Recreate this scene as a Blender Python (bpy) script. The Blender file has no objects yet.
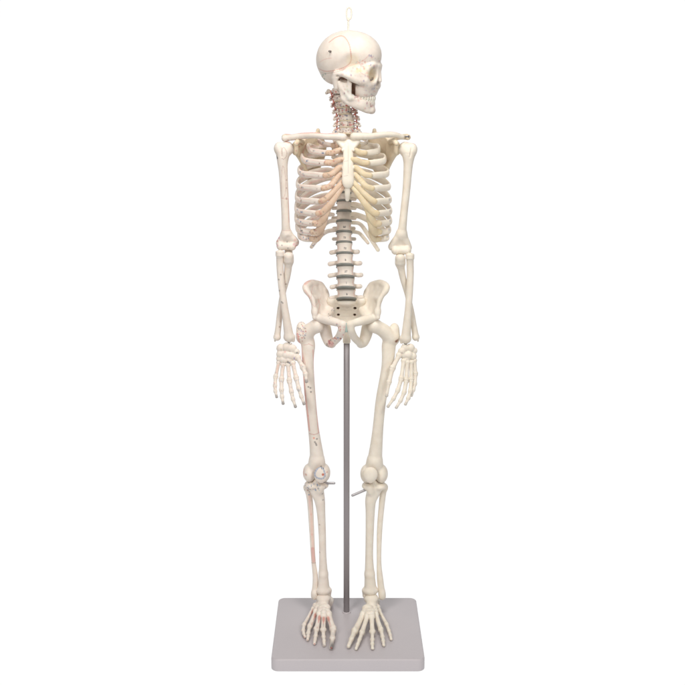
import bpy, math, random
import numpy as np
random.seed(7); rng = np.random.default_rng(5)
S = 0.001344                      # metres per unit (one unit ~ 1.34 mm)
F = 1211.0                        # focal length in photo pixels (photo 685 px wide)
T = math.radians(11.3)            # camera pitched down
CX, D, H = 0.0, 1135.0, 502.0     # camera, units from the rod foot on the board top
X0 = -4.0                         # rod foot stands at x = 0
ct, st = math.cos(T), math.sin(T)

# ---------------------------------------------------------------- measuring
def ray(px, py):
    dx = (px-342.5)/F; dy = -(py-342.5)/F
    return np.array([dx, ct+dy*st, -st+dy*ct])
CAM = np.array([X0, -D, H])
def P(px, py, n=0.0):             # point seen at a photo pixel, n units in front of the rod
    r = ray(px, py); return CAM + r*((D-n)/r[1])
def G(px, py, h=0.0):             # point seen at a photo pixel, h units above the board
    r = ray(px, py); return CAM + r*((h-H)/r[2])
def RS(p):                        # units per photo pixel at p
    return ((p[1]+D)*ct + (H-p[2])*st)/F
def Q(t):                         # (px,py,n,r) -> point, radius
    p = P(*t[:3]); return p, t[3]*RS(p)

# ---------------------------------------------------------------- implicit bones
def smin(a, b, k):
    if k <= 0: return np.minimum(a, b)
    h = np.clip(.5+.5*(b-a)/k, 0, 1); return b+(a-b)*h-k*h*(1-h)
def nrm(v):
    v = np.asarray(v, float); return v/(np.linalg.norm(v)+1e-9)
def spline(pts, n):
    pts = [np.asarray(p, float) for p in pts]
    if len(pts) == 2: return pts
    q = [2*pts[0]-pts[1]]+pts+[2*pts[-1]-pts[-2]]; out = []
    for i in range(1, len(q)-2):
        for j in range(n):
            t = j/n; a, b, c, d = q[i-1], q[i], q[i+1], q[i+2]
            out.append(.5*((2*b)+(-a+c)*t+(2*a-5*b+4*c-d)*t*t+(-a+3*b-3*c+d)*t**3))
    out.append(pts[-1]); return out
class Bone:
    def __init__(s, vox=.5): s.ops = []; s.v = vox; s.marks = []; s.tint = None
    def _add(s, f, lo, hi, k, sub=False): s.ops.append((f, np.array(lo, float), np.array(hi, float), k, sub))
    # raw prims in world units
    def cones(s, pr, k=1.0, flat=None, fac=1.0, sub=False, up=None):
        segs = []
        for (a, ra), (b, rb) in zip(pr[:-1], pr[1:]):
            a = np.asarray(a, float); b = np.asarray(b, float)
            nv = None
            if flat is not None: nv = nrm(flat)
            if up is not None:
                nv = np.cross(nrm(b-a), up); nv = nrm(nv)
            segs.append((a, b, ra, rb, nv))
        pts = np.array([p for p, _ in pr]); rm = max(r for _, r in pr)+k+1.5
        def f(X, Y, Z, o, h, segs=segs):
            out = np.full((X.size, Y.size, Z.size), 9.0, np.float32)
            x, y, z = X.ravel(), Y.ravel(), Z.ravel()
            for a, b, ra, rb, nv in segs:
                m = max(ra, rb)+k+1.5
                lo = np.minimum(a, b)-m; hi = np.maximum(a, b)+m
                i0, i1 = np.searchsorted(x, [lo[0], hi[0]]); j0, j1 = np.searchsorted(y, [lo[1], hi[1]]); k0, k1 = np.searchsorted(z, [lo[2], hi[2]])
                if i1 <= i0 or j1 <= j0 or k1 <= k0: continue
                dx = (x[i0:i1]-a[0])[:, None, None]; dy = (y[j0:j1]-a[1])[None, :, None]; dz = (z[k0:k1]-a[2])[None, None, :]
                ab = b-a; L = float(ab@ab)+1e-9
                t = np.clip((dx*ab[0]+dy*ab[1]+dz*ab[2])/L, 0, 1)
                qx = dx-ab[0]*t; qy = dy-ab[1]*t; qz = dz-ab[2]*t
                if nv is not None:
                    c = (qx*nv[0]+qy*nv[1]+qz*nv[2])*(1/fac-1)
                    qx = qx+nv[0]*c; qy = qy+nv[1]*c; qz = qz+nv[2]*c
                d = np.sqrt(qx*qx+qy*qy+qz*qz)-(ra+(rb-ra)*t)
                sl = out[i0:i1, j0:j1, k0:k1]; np.minimum(sl, d, out=sl)
            return out
        s._add(f, pts.min(0)-rm, pts.max(0)+rm, k, sub)
    def ell(s, c, r, rot=None, k=1.0, sub=False):
        c = np.asarray(c, float); r = np.asarray(r, float); R = np.eye(3) if rot is None else rot  # rows = local axes
        m = max(r)+k+1.5
        def f(X, Y, Z, o, h):
            dx, dy, dz = X-c[0], Y-c[1], Z-c[2]
            q = [(R[i][0]*dx+R[i][1]*dy+R[i][2]*dz) for i in range(3)]
            k0 = np.sqrt(sum((q[i]/r[i])**2 for i in range(3))); k1 = np.sqrt(sum((q[i]/r[i]**2)**2 for i in range(3)))+1e-6
            return k0*(k0-1)/k1
        s._add(f, c-m, c+m, k, sub)
    def cyl(s, c, a, b, hh, rot=None, waist=.1, k=.8, rnd=.8, sub=False):
        c = np.asarray(c, float); R = np.eye(3) if rot is None else rot; m = max(a, b, hh)+k+2
        def f(X, Y, Z, o, h):
            dx, dy, dz = X-c[0], Y-c[1], Z-c[2]
            q = [(R[i][0]*dx+R[i][1]*dy+R[i][2]*dz) for i in range(3)]
            w = 1-waist*np.clip(1-(q[2]/hh)**2, 0, 1)
            e = (np.sqrt((q[0]/a)**2+(q[1]/b)**2)-w)*min(a, b)+rnd
            g = np.abs(q[2])-hh+rnd
            return np.sqrt(np.maximum(e, 0)**2+np.maximum(g, 0)**2)+np.minimum(np.maximum(e, g), 0)-rnd
        s._add(f, c-m, c+m, k, sub)
    def tri_(s, a, b, c, r, k=1.0, sub=False):
        a, b, c = [np.asarray(q, float) for q in (a, b, c)]; m = r+k+1.5
        ba, cb, ac = b-a, c-b, a-c; n = np.cross(ba, ac)
        def f(X, Y, Z, o, h):
            def dot(q, v): return q[0]*v[0]+q[1]*v[1]+q[2]*v[2]
            pa = (X-a[0], Y-a[1], Z-a[2]); pb = (X-b[0], Y-b[1], Z-b[2]); pc = (X-c[0], Y-c[1], Z-c[2])
            ins = np.sign(dot(pa, np.cross(ba, n)))+np.sign(dot(pb, np.cross(cb, n)))+np.sign(dot(pc, np.cross(ac, n)))
            def seg(p, e):
                t = np.clip(dot(p, e)/float(e@e), 0, 1)
                return (e[0]*t-p[0])**2+(e[1]*t-p[1])**2+(e[2]*t-p[2])**2
            e = np.minimum(np.minimum(seg(pa, ba), seg(pb, cb)), seg(pc, ac))
            pl = dot(pa, n)**2/float(n@n)
            return np.sqrt(np.where(ins < 2, e, pl))-r
        q = np.array([a, b, c]); s._add(f, q.min(0)-m, q.max(0)+m, k, sub)
    # prims measured in the photo: (px,py,n,r)
    def path(s, pts, n=5, **kw):
        pr = []
        for p in spline([np.r_[P(*t[:3]), t[3]*RS(P(*t[:3]))] for t in pts], n): pr.append((p[:3], max(p[3], .3)))
        s.cones(pr, **kw); return s
    def e(s, c, r, rot=None, **kw):
        p = P(*c); q = RS(p); s.ell(p, [v*q for v in r], rot, **kw); return s
    def tri(s, a, b, c, r, **kw): s.tri_(P(*a), P(*b), P(*c), r*RS(P(*a)), **kw); return s
    def solve(s):
        h = s.v
        adds = [o for o in s.ops if not o[4]]
        lo = np.min([o[1] for o in adds], 0)-h; hi = np.max([o[2] for o in adds], 0)+h
        n = np.ceil((hi-lo)/h).astype(int)+1
        ax = [(lo[i]+h*np.arange(n[i])).astype(np.float32) for i in range(3)]
        d = np.full(n, 9.0, np.float32)
        for f, a, b, k, sub in s.ops:
            i0 = np.clip(np.floor((a-lo)/h).astype(int), 0, n); i1 = np.clip(np.ceil((b-lo)/h).astype(int)+1, 0, n)
            if (i1 <= i0).any(): continue
            X = ax[0][i0[0]:i1[0], None, None]; Y = ax[1][None, i0[1]:i1[1], None]; Z = ax[2][None, None, i0[2]:i1[2]]
            v = f(X, Y, Z, lo, h)
            sl = (slice(i0[0], i1[0]), slice(i0[1], i1[1]), slice(i0[2], i1[2]))
            d[sl] = -smin(-d[sl], v, k) if sub else smin(d[sl], v, k)
        return nets(d, lo, h)
def nets(d, lo, h):
    s = d < 0
    nx, ny, nz = d.shape
    cnt = np.zeros((nx-1, ny-1, nz-1), np.int8)
    offs = [(i, j, k) for i in (0, 1) for j in (0, 1) for k in (0, 1)]
    for i, j, k in offs: cnt += s[i:nx-1+i, j:ny-1+j, k:nz-1+k]
    act = (cnt > 0) & (cnt < 8)
    I = np.argwhere(act); idx = np.full(act.shape, -1, np.int32); idx[act] = np.arange(len(I))
    val = np.stack([d[I[:, 0]+i, I[:, 1]+j, I[:, 2]+k] for i, j, k in offs], 1)
    acc = np.zeros((len(I), 3)); c = np.zeros(len(I))
    O = np.array(offs)
    for a in range(8):
        for b in range(a+1, 8):
            if np.abs(O[a]-O[b]).sum() != 1: continue
            va, vb = val[:, a], val[:, b]; m = (va < 0) != (vb < 0)
            t = np.where(m, va/np.where(m, va-vb, 1), 0)
            acc += np.where(m[:, None], O[a]+(O[b]-O[a])*t[:, None], 0); c += m
    V = (I+acc/np.maximum(c, 1)[:, None])*h+lo
    Fs = []
    for ax in range(3):
        o1, o2 = [(1, 2), (2, 0), (0, 1)][ax]
        sa = [slice(None)]*3; sb = [slice(None)]*3; sa[ax] = slice(0, -1); sb[ax] = slice(1, None)
        A, B = s[tuple(sa)], s[tuple(sb)]
        E = np.argwhere(A != B)
        ok = (E[:, o1] > 0) & (E[:, o2] > 0) & (E[:, o1] < d.shape[o1]-1) & (E[:, o2] < d.shape[o2]-1); E = E[ok]
        inn = A[tuple(E.T)]
        def g(p, q):
            C = E.copy(); C[:, o1] -= p; C[:, o2] -= q; return idx[tuple(C.T)]
        quad = np.stack([g(1, 1), g(0, 1), g(0, 0), g(1, 0)], 1)
        quad[~inn] = quad[~inn][:, ::-1]
        Fs.append(quad)
    Q4 = np.concatenate(Fs)
    e = np.concatenate([Q4[:, [0, 1]], Q4[:, [1, 2]], Q4[:, [2, 3]], Q4[:, [3, 0]]]); e = np.concatenate([e, e[:, ::-1]])
    deg = np.maximum(np.bincount(e[:, 0], minlength=len(V)), 1)[:, None]
    for lam in (.55, -.57, .55, -.57, .5, -.3):
        av = np.stack([np.bincount(e[:, 0], weights=V[e[:, 1], i], minlength=len(V)) for i in range(3)], 1)/deg
        V = V+lam*(av-V)
    return V, Q4

# ---------------------------------------------------------------- painted marks (muscle areas and numbers printed on the model, and shade painted into hollows)
RED = (.50, .05, .04); BLUE = (.10, .16, .30); DARK = (.05, .05, .06); PINK = (.72, .34, .30); BROWN = (.22, .09, .05); GREEN = (.10, .28, .22)
def marks_to_color(V, N, marks):
    col = np.zeros((len(V), 4), np.float32)
    for m in marks:
        a, b, r, c, al, face = m
        ab = b-a; L = ab@ab+1e-9
        t = np.clip(((V-a)@ab)/L, 0, 1)[:, None]
        q = V-(a+ab*t)
        if face: q = q*np.array([1, .03, 1])
        dd = np.sqrt((q*q).sum(1))
        w = np.clip((r-dd)/(.45*r+.15)+.3, 0, 1)*al
        if face: w = w*(N[:, 1] < .15)
        w = w.astype(np.float32)
        A = col[:, 3]; nA = w+A*(1-w)
        safe = np.maximum(nA, 1e-4)
        for i in range(3): col[:, i] = (c[i]*w+col[:, i]*A*(1-w))/safe
        col[:, 3] = nA
    return col
def dot(b, x, y, n, r, c=DARK, al=.8): p = P(x, y, n); b.marks.append((p, p, r, c, al, True))
def line(b, pts, n, r=.45, c=RED, al=.5):
    q = [P(x, y, n) for x, y in pts]
    for i in range(len(q)-1): b.marks.append((q[i], q[i+1], r, c, al, True))
GLY = [[(0, 1), (0, -1)], [(-.6, 1), (.6, 1), (-.3, -1)], [(-.6, .8), (.6, .6), (-.6, -1), (.6, -1)], [(.5, -1), (.5, 1), (-.6, -.2), (.7, -.2)], [(-.5, 1), (-.5, -1), (.5, -1), (.5, 0), (-.5, 0)]]
def number(b, x, y, n, c=DARK, sz=1.1, al=.75):
    k = random.choice((1, 2))
    for i in range(k):
        g = random.choice(GLY); line(b, [(x+(i-(k-1)/2)*1.9*sz+u*sz*.8, y-v*sz) for u, v in g], n, .42, c, al)
def outline(b, x, y, n, rx, ry, c=RED, al=.45, r=.4, seg=14, wob=.1):
    pts = []
    for i in range(seg+1):
        a = 2*math.pi*(i % seg)/seg; w = 1+wob*math.sin(3*a+x); pts.append((x+rx*w*math.cos(a), y+ry*w*math.sin(a)))
    line(b, pts, n, r, c, al)

# ---------------------------------------------------------------- materials
def node_mat(name):
    m = bpy.data.materials.new(name); m.use_nodes = True; nt = m.node_tree; return m, nt, nt.nodes['Principled BSDF']
def bone_mat(name, c1, c2, rough=.5, sss=.12, bump=.25, scale=90):
    m, nt, b = node_mat(name); N = nt.nodes; L = nt.links
    tc = N.new('ShaderNodeTexCoord')
    n1 = N.new('ShaderNodeTexNoise'); n1.inputs['Scale'].default_value = scale; n1.inputs['Detail'].default_value = 5
    L.new(tc.outputs['Object'], n1.inputs['Vector'])
    r = N.new('ShaderNodeValToRGB'); r.color_ramp.elements[0].position = .35; r.color_ramp.elements[1].position = .68
    r.color_ramp.elements[0].color = (*c2, 1); r.color_ramp.elements[1].color = (*c1, 1); L.new(n1.outputs['Fac'], r.inputs['Fac'])
    at = N.new('ShaderNodeAttribute'); at.attribute_name = 'paint'
    mx = N.new('ShaderNodeMix'); mx.data_type = 'RGBA'
    L.new(at.outputs['Alpha'], mx.inputs['Factor']); L.new(r.outputs['Color'], mx.inputs[6]); L.new(at.outputs['Color'], mx.inputs[7])
    L.new(mx.outputs[2], b.inputs['Base Color'])
    b.inputs['Roughness'].default_value = rough
    b.inputs['Specular IOR Level'].default_value = .35
    b.inputs['Subsurface Weight'].default_value = sss; b.inputs['Subsurface Radius'].default_value = (1, .6, .35); b.inputs['Subsurface Scale'].default_value = .003
    n2 = N.new('ShaderNodeTexNoise'); n2.inputs['Scale'].default_value = 420; n2.inputs['Detail'].default_value = 4; L.new(tc.outputs['Object'], n2.inputs['Vector'])
    bp = N.new('ShaderNodeBump'); bp.inputs['Strength'].default_value = bump; bp.inputs['Distance'].default_value = .0006
    L.new(n2.outputs['Fac'], bp.inputs['Height']); L.new(bp.outputs['Normal'], b.inputs['Normal'])
    return m
IVORY = bone_mat('ivory_plastic', (.83, .765, .665), (.765, .69, .585))
IVORY_P = bone_mat('ivory_plastic_painted', (.83, .755, .675), (.765, .675, .595))
PALE = bone_mat('pale_plastic', (.88, .81, .70), (.83, .75, .63))
CART = bone_mat('cartilage_rubber', (.76, .65, .46), (.69, .56, .36), rough=.42, sss=.3)
CART_P = bone_mat('cartilage_rubber_warm', (.72, .55, .42), (.62, .43, .30), rough=.42, sss=.3)
DISC = bone_mat('disc_rubber', (.27, .27, .25), (.20, .205, .185), rough=.6, sss=0)
BLADE = bone_mat('ivory_plastic_warm', (.78, .68, .52), (.72, .60, .44))
TEETH = bone_mat('tooth_enamel', (.88, .84, .76), (.82, .77, .66), rough=.3)

def board_mat():
    m, nt, b = node_mat('grey_board_plastic'); N = nt.nodes; L = nt.links
    tc = N.new('ShaderNodeTexCoord'); n1 = N.new('ShaderNodeTexNoise'); n1.inputs['Scale'].default_value = 900; n1.inputs['Detail'].default_value = 3
    L.new(tc.outputs['Object'], n1.inputs['Vector'])
    n0 = N.new('ShaderNodeTexNoise'); n0.inputs['Scale'].default_value = 18; n0.inputs['Detail'].default_value = 4; L.new(tc.outputs['Object'], n0.inputs['Vector'])
    r = N.new('ShaderNodeValToRGB'); r.color_ramp.elements[0].color = (.48, .445, .462, 1); r.color_ramp.elements[1].color = (.51, .475, .492, 1)
    L.new(n0.outputs['Fac'], r.inputs['Fac']); L.new(r.outputs['Color'], b.inputs['Base Color'])
    b.inputs['Roughness'].default_value = .42; b.inputs['Specular IOR Level'].default_value = .4
    bp = N.new('ShaderNodeBump'); bp.inputs['Strength'].default_value = .3; bp.inputs['Distance'].default_value = .0003
    L.new(n1.outputs['Fac'], bp.inputs['Height']); L.new(bp.outputs['Normal'], b.inputs['Normal']); return m
def metal_mat(name, c, rough, met=1.0):
    m, nt, b = node_mat(name); b.inputs['Base Color'].default_value = (*c, 1); b.inputs['Metallic'].default_value = met
    N = nt.nodes; L = nt.links; tc = N.new('ShaderNodeTexCoord'); mp = N.new('ShaderNodeMapping'); mp.inputs['Scale'].default_value = (900, 900, 6)
    n1 = N.new('ShaderNodeTexNoise'); n1.inputs['Scale'].default_value = 1; L.new(tc.outputs['Object'], mp.inputs['Vector']); L.new(mp.outputs['Vector'], n1.inputs['Vector'])
    mr = N.new('ShaderNodeMapRange'); mr.inputs['To Min'].default_value = rough-.06; mr.inputs['To Max'].default_value = rough+.1
    L.new(n1.outputs['Fac'], mr.inputs['Value']); L.new(mr.outputs['Result'], b.inputs['Roughness']); return m
BOARD = board_mat(); STEEL = metal_mat('rod_steel', (.29, .265, .275), .36, .15); PIN = metal_mat('pin_steel', (.45, .43, .44), .4, .6); WIRE = metal_mat('wire_steel', (.80, .76, .72), .35)

# ---------------------------------------------------------------- objects
col = bpy.context.scene.collection
ORG = {}
def link(name, V, Fq, mat, parent=None, marks=(), smooth=True):
    V = np.asarray(V, float)
    c = (V.min(0)+V.max(0))/2
    me = bpy.data.meshes.new(name)
    L = (V-c)*S
    me.vertices.add(len(L)); me.vertices.foreach_set('co', L.ravel())
    Fq = [list(map(int, f)) for f in Fq] if not isinstance(Fq, np.ndarray) else Fq
    if isinstance(Fq, np.ndarray):
        tot = Fq.size; starts = np.arange(0, tot, Fq.shape[1]); flat = Fq.ravel()
    else:
        flat = np.array([i for f in Fq for i in f]); ln = [len(f) for f in Fq]; starts = np.r_[0, np.cumsum(ln)[:-1]]; tot = len(flat)
    me.loops.add(tot); me.loops.foreach_set('vertex_index', flat.astype(np.int32))
    me.polygons.add(len(starts)); me.polygons.foreach_set('loop_start', starts.astype(np.int32))
    me.update(calc_edges=True)
    if smooth: me.polygons.foreach_set('use_smooth', np.ones(len(starts), bool))
    me.validate()
    if True:
        N = np.zeros(len(V)*3, np.float32); me.vertices.foreach_get('vector', N) if False else me.vertex_normals.foreach_get('vector', N)
        cc = marks_to_color(V, N.reshape(-1, 3), marks)
        at = me.color_attributes.new('paint', 'FLOAT_COLOR', 'POINT'); at.data.foreach_set('color', cc.ravel())
    me.materials.append(mat)
    o = bpy.data.objects.new(name, me); col.objects.link(o); o.parent = parent
    w = c*S; ORG[o.name] = w
    o.location = w-(ORG[parent.name] if parent else 0)
    return o
def bone(name, b, mat, parent): 
    V, Fq = b.solve(); return link(name, V, Fq, mat, parent, b.marks)
def empty(name, p, label, cat):
    o = bpy.data.objects.new(name, None); col.objects.link(o); o.empty_display_size = .02
    ORG[o.name] = np.asarray(p, float)*S; o.location = ORG[o.name]; o['label'] = label; o['category'] = cat; return o

skel = empty('anatomical_skeleton', (0, 0, 20), 'ivory plastic human skeleton model with head turned aside, mounted upright on the grey board', 'skeleton model')
stand = empty('display_stand', (0, 0, -12), 'square mauve grey base board with one upright metal rod, under the skeleton', 'display stand')
PL, PR = -1, 1     # viewer's left (painted side) / viewer's right (plain side)

# ================================================================ SKULL
yaw = math.radians(69); k_ = .905
fw = np.array([math.sin(yaw), -math.cos(yaw), 0]); lf = np.array([math.cos(yaw), math.sin(yaw), 0]); upv = np.array([0, 0, 1.])
SR = np.array([fw, lf, upv])
SC = P(349, 56, 2)
def K(f, l, u): return SC+k_*(fw*f+lf*l+upv*u)
def kell(b, c, r, **kw): b.ell(K(*c), [v*k_ for v in r], SR, **kw)
def kcone(b, pts, n=4, **kw):
    pr = [(q[:3], q[3]) for q in spline([np.r_[K(*p[:3]), p[3]*k_] for p in pts], n)]; b.cones(pr, **kw)
def ktri(b, a, c, d, r, **kw): b.tri_(K(*a), K(*c), K(*d), r*k_, **kw)
b = Bone(.42)
kell(b, (-1, 0, 0), (31.6, 25.6, 25.2), k=1)
kell(b, (-11, 0, -6), (22.0, 22.5, 20.5), k=5)
kell(b, (11, 0, .5), (22.3, 20.5, 20), k=5)
kell(b, (8, 0, -16), (22, 17, 12), k=5)
kell(b, (-12, 0, -18), (15, 15, 10), k=5)
for s in (-1, 1):
    kcone(b, [(31, 3*s, -10.5, 2.2), (29.5, 10*s, -9.5, 2.5), (26.5, 16.5*s, -12.5, 2.3), (25.2, 17.8*s, -18, 2.0), (24, 17.5*s, -24, 2.6)], k=2.5)      # brow, orbit rim
    kcone(b, [(24, 17*s, -24, 3.2), (25.5, 14*s, -28.5, 3.6), (27, 9*s, -28.5, 3.2)], k=2.5)                                        # cheek
    kcone(b, [(23, 17*s, -25.5, 3.6), (15, 20.5*s, -24, 3.4), (5, 24.3*s, -19.0, 2.8), (-5, 23.5*s, -17.5, 3)], k=2.2)                # arch
    kcone(b, [(-6, 21*s, -22, 4.6), (-6, 20*s, -31, 2.6)], k=3)                                                                    # mastoid
    kell(b, (17.5, 7.5*s, -33.5), (10, 8.5, 9), k=5)                                                                                       # maxilla
    kcone(b, [(30.5, 3.2*s, -12, 2.4), (30.5, 4.2*s, -22, 2.2), (27, 6*s, -30, 3)], k=2.5)
    kell(b, (14, 26*s, -9), (10, 4, 8), k=5, sub=True)                                                                           # temple hollow
    kell(b, (18.5, 13*s, -17), (9, 5.5, 8.5), k=5); kell(b, (12, 17.5*s, -18), (12, 6.2, 6.5), k=4)
    kell(b, (31, 10.3*s, -19.2), (6.6, 5.4, 6.2), k=1.6, sub=True)                                                                 # orbit
    kell(b, (26, 9.0*s, -19.5), (4, 3.0, 3.2), k=1.5, sub=True)
    kell(b, (9.3, 14*s, -32.5), (2.7, 8, 6.8), k=1, sub=True); kell(b, (.8, 22*s, -24.2), (3.8, 7, 2.7), k=1, sub=True)                                                                       # under arch
    kell(b, (-2.5, 26*s, -20.5), (1.4, 2.4, 1.4), k=.5, sub=True)
kcone(b, [(30.5, 0, -10, 3.0), (31.8, 0, -18, 2.6), (33, 0, -24.6, 2.0)], k=2)
kell(b, (9, 0, -29), (11, 12.5, 10), k=3)                                                        # nasal bones
kell(b, (22, 0, -35), (7.5, 9, 6), k=4)
kell(b, (31.5, 1.9, -29), (5, 2.1, 3.6), k=.8, sub=True); kell(b, (31.5, -1.9, -29), (5, 2.1, 3.6), k=.8, sub=True)
kell(b, (-6, 0, -31), (6, 6, 6), k=1, sub=True)
def kline(pts, r=.5, c=RED, al=.35):
    q = [K(*p) for p in spline([np.array(p, float) for p in pts], 6)]
    for i in range(len(q)-1): b.marks.append((q[i], q[i+1], r, c, al, False))
def pk(pts, r=.5, c=RED, al=.35):   # pixel polyline laid on the side of the skull
    q = spline([P(x, y, 20) for x, y in pts], 5)
    for i in range(len(q)-1): b.marks.append((q[i], q[i+1], r, c, al, True))
pk([(329, 42), (336, 37), (343, 36), (348.5, 43), (351, 54), (350.5, 62), (345, 67), (335, 70.3), (325, 71), (318, 68)], .55, (.55, .2, .14), .42)
pk([(318, 72.2), (326, 73), (336, 72), (345, 69)], .5, (.4, .25, .2), .4)
pk([(319, 62), (325, 59), (332, 58)], .35, PINK, .35)
pk([(342, 71), (347, 67), (356, 64), (364, 60), (369, 55)], .4, PINK, .4)
pk([(357, 61), (361, 66), (360, 72), (366, 76)], .4, PINK, .5)
pk([(350, 50), (351, 57)], .4, RED, .25)
for (x, y) in [(370, 56), (353, 68), (370.5, 65), (351, 75), (365, 76), (363.5, 81), (373, 89)]: number(b, x, y, 20, (.22, .2, .36), .9, .6)
for (x, y) in [(365, 62), (364, 69), (369, 66), (374, 66), (357, 69), (367, 73), (362, 64)]: dot(b, x, y, 20, 1.1, random.choice([PINK, (.5, .45, .2), RED]), .45)
for (x, y) in [(323, 75), (325.5, 74), (324, 79), (322, 77)]: dot(b, x, y, 5, .9, random.choice([DARK, BLUE, GREEN]), .5)
for q in [((13, -24, -6), 7), ((24, -15, -18), 5)]: p = K(*q[0]); b.marks.append((p, p, q[1], (.74, .56, .26), .28, False))
p = K(25, -11, -19); b.marks.append((p, p, 7.5, (.72, .58, .30), .45, False))
for q in ((2, -18, -24), (-1, -18, -24), (5, -18, -24), (9.3, -11, -30), (9.3, -11, -35), (9.3, -8, -38)): p = K(*q); b.marks.append((p, p, 4.6, (.17, .075, .04), .85, False))  # dark brown painted into hollows under the cheek arch, standing in for shade
def speckle(b, n, x0, x1, y0, y1, al=.32):
    for _ in range(n): dot(b, random.uniform(x0, x1), random.uniform(y0, y1), 20, random.uniform(.5, 1.2), random.choice([PINK, PINK, (.3, .22, .38), (.5, .46, .2), (.2, .3, .35), RED]), random.uniform(.5, 1)*al)
speckle(b, 26, 352, 368, 60, 76); speckle(b, 30, 357, 376, 76, 96); speckle(b, 10, 368, 380, 56, 68); speckle(b, 14, 340, 352, 70, 80)
for _ in range(16): dot(b, random.gauss(360, 4), random.gauss(69.5, 2.6), 18, random.uniform(1, 2.2), (.70, .58, .30), .22)
skull = bone('skull', b, IVORY_P, skel)
# jaw
b = Bone(.4)
for s in (-1, 1):
    kcone(b, [(24, 2*s, -50, 4.6), (21.5, 8*s, -49.5, 4.4), (17, 13.5*s, -48, 4.2), (8.5, 17*s, -44.5, 4.0), (3, 18.5*s, -41, 3.4)], k=2, up=upv, fac=.6)
    kcone(b, [(24.2, 2*s, -54.5, 2.6), (21.5, 7.5*s, -54, 2.3), (15, 13*s, -51, 2.0), (6, 17.5*s, -46.5, 2.2), (1, 18.8*s, -42, 2.4)], k=2)
    kcone(b, [(25, 2*s, -46.5, 2.4), (21.5, 8.5*s, -46, 2.6), (14, 12.8*s, -43.5, 2.8)], k=2)
    for q in [((1, 19, -43), (-2.5, 20.5, -29), (8.5, 19.5, -42)), ((8.5, 19.5, -42), (-2.5, 20.5, -29), (8, 19.5, -31))]:
        ktri(b, *[(f, l*s, u) for f, l, u in q], 1.8, k=1.2)
    ktri(b, (-2.5, 20.6*s, -27.5), (8.5, 19.6*s, -28), (3, 19.6*s, -36), 1.5, k=1); kcone(b, [(6.6, 19.8*s, -29, 1.5), (7.6, 20.5*s, -24.5, 1.6)], k=1)
    kcone(b, [(8.5, 18*s, -41.5, 3.4), (13, 14.5*s, -43, 3.4)], k=1.5)
    kcone(b, [(-1, 20.4*s, -32, 1.8), (-2.5, 21.3*s, -26.5, 2.1)], k=1.5)
    kcone(b, [(7.5, 19.5*s, -33, 1.8), (9, 19.8*s, -27.5, 1.1)], k=1.5)
kell(b, (25, 0, -53.5), (3, 4.5, 3), k=2)
for (x, y) in [(344.5, 93), (356, 97), (367, 103), (370.5, 104), (372, 106)]: number(b, x, y, 20, (.35, .12, .16), .9, .55)
for (x, y) in [(361, 99), (366, 97), (370, 100), (352, 92)]: dot(b, x, y, 20, 1, RED, .25)
speckle(b, 26, 353, 374, 96, 110); speckle(b, 8, 342, 350, 85, 100)
p = K(8, -19, -38); b.marks.append((p, p, 6, (.55, .66, .62), .3, False))
jaw = bone('jaw', b, IVORY_P, skull)
for up_, par in ((1, skull), (-1, jaw)):
    b = Bone(.3)
    for i in range(14):
        a = (i-6.5)/6.5; ang = a*1.25
        f = 10.5+16.4*math.cos(ang)+(0 if up_ > 0 else -.8); l = 12.2*math.sin(ang)*1.05
        w = 1.25 if abs(i-6.5) < 3 else 1.6
        c = (f, l, -41.8 if up_ > 0 else -44.6); kell(b, c, (1.4, w*.86, 2.4), k=.15)
    bone('teeth', b, TEETH, par)

# hook on the crown
b = Bone(.2); b.path([(348.2, 34, 0, .95), (348.3, 19, 0, .95)], k=.3); b.path([(348.3, 20, 0, 1.3), (348.3, 17.8, 0, 1.2)], k=.3)
b.path([(347.3, 19, 0, .75), (346.6, 14, 0, .75), (347.1, 9.2, 0, .75), (349, 7.4, 0, .75), (350.9, 9.2, 0, .75), (351.4, 14, 0, .75), (350.6, 18.6, 0, .7), (348.3, 19.2, 0, .75)], k=.2)
bone('hanging_hook', b, PALE, skull)
b = Bone(.25); p = P(329.9, 51.2, 21)
q = p+np.array([0, -3, 0]); b.cones([(p, .9), (p+np.array([.3, 2.5, 0]), .9)], k=.2); b.ell(p, (1.5, .8, .9), k=.2)
o_peg = bone('cap_peg', b, metal_mat('peg_steel', (.25, .22, .2), .4), skull)

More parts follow.
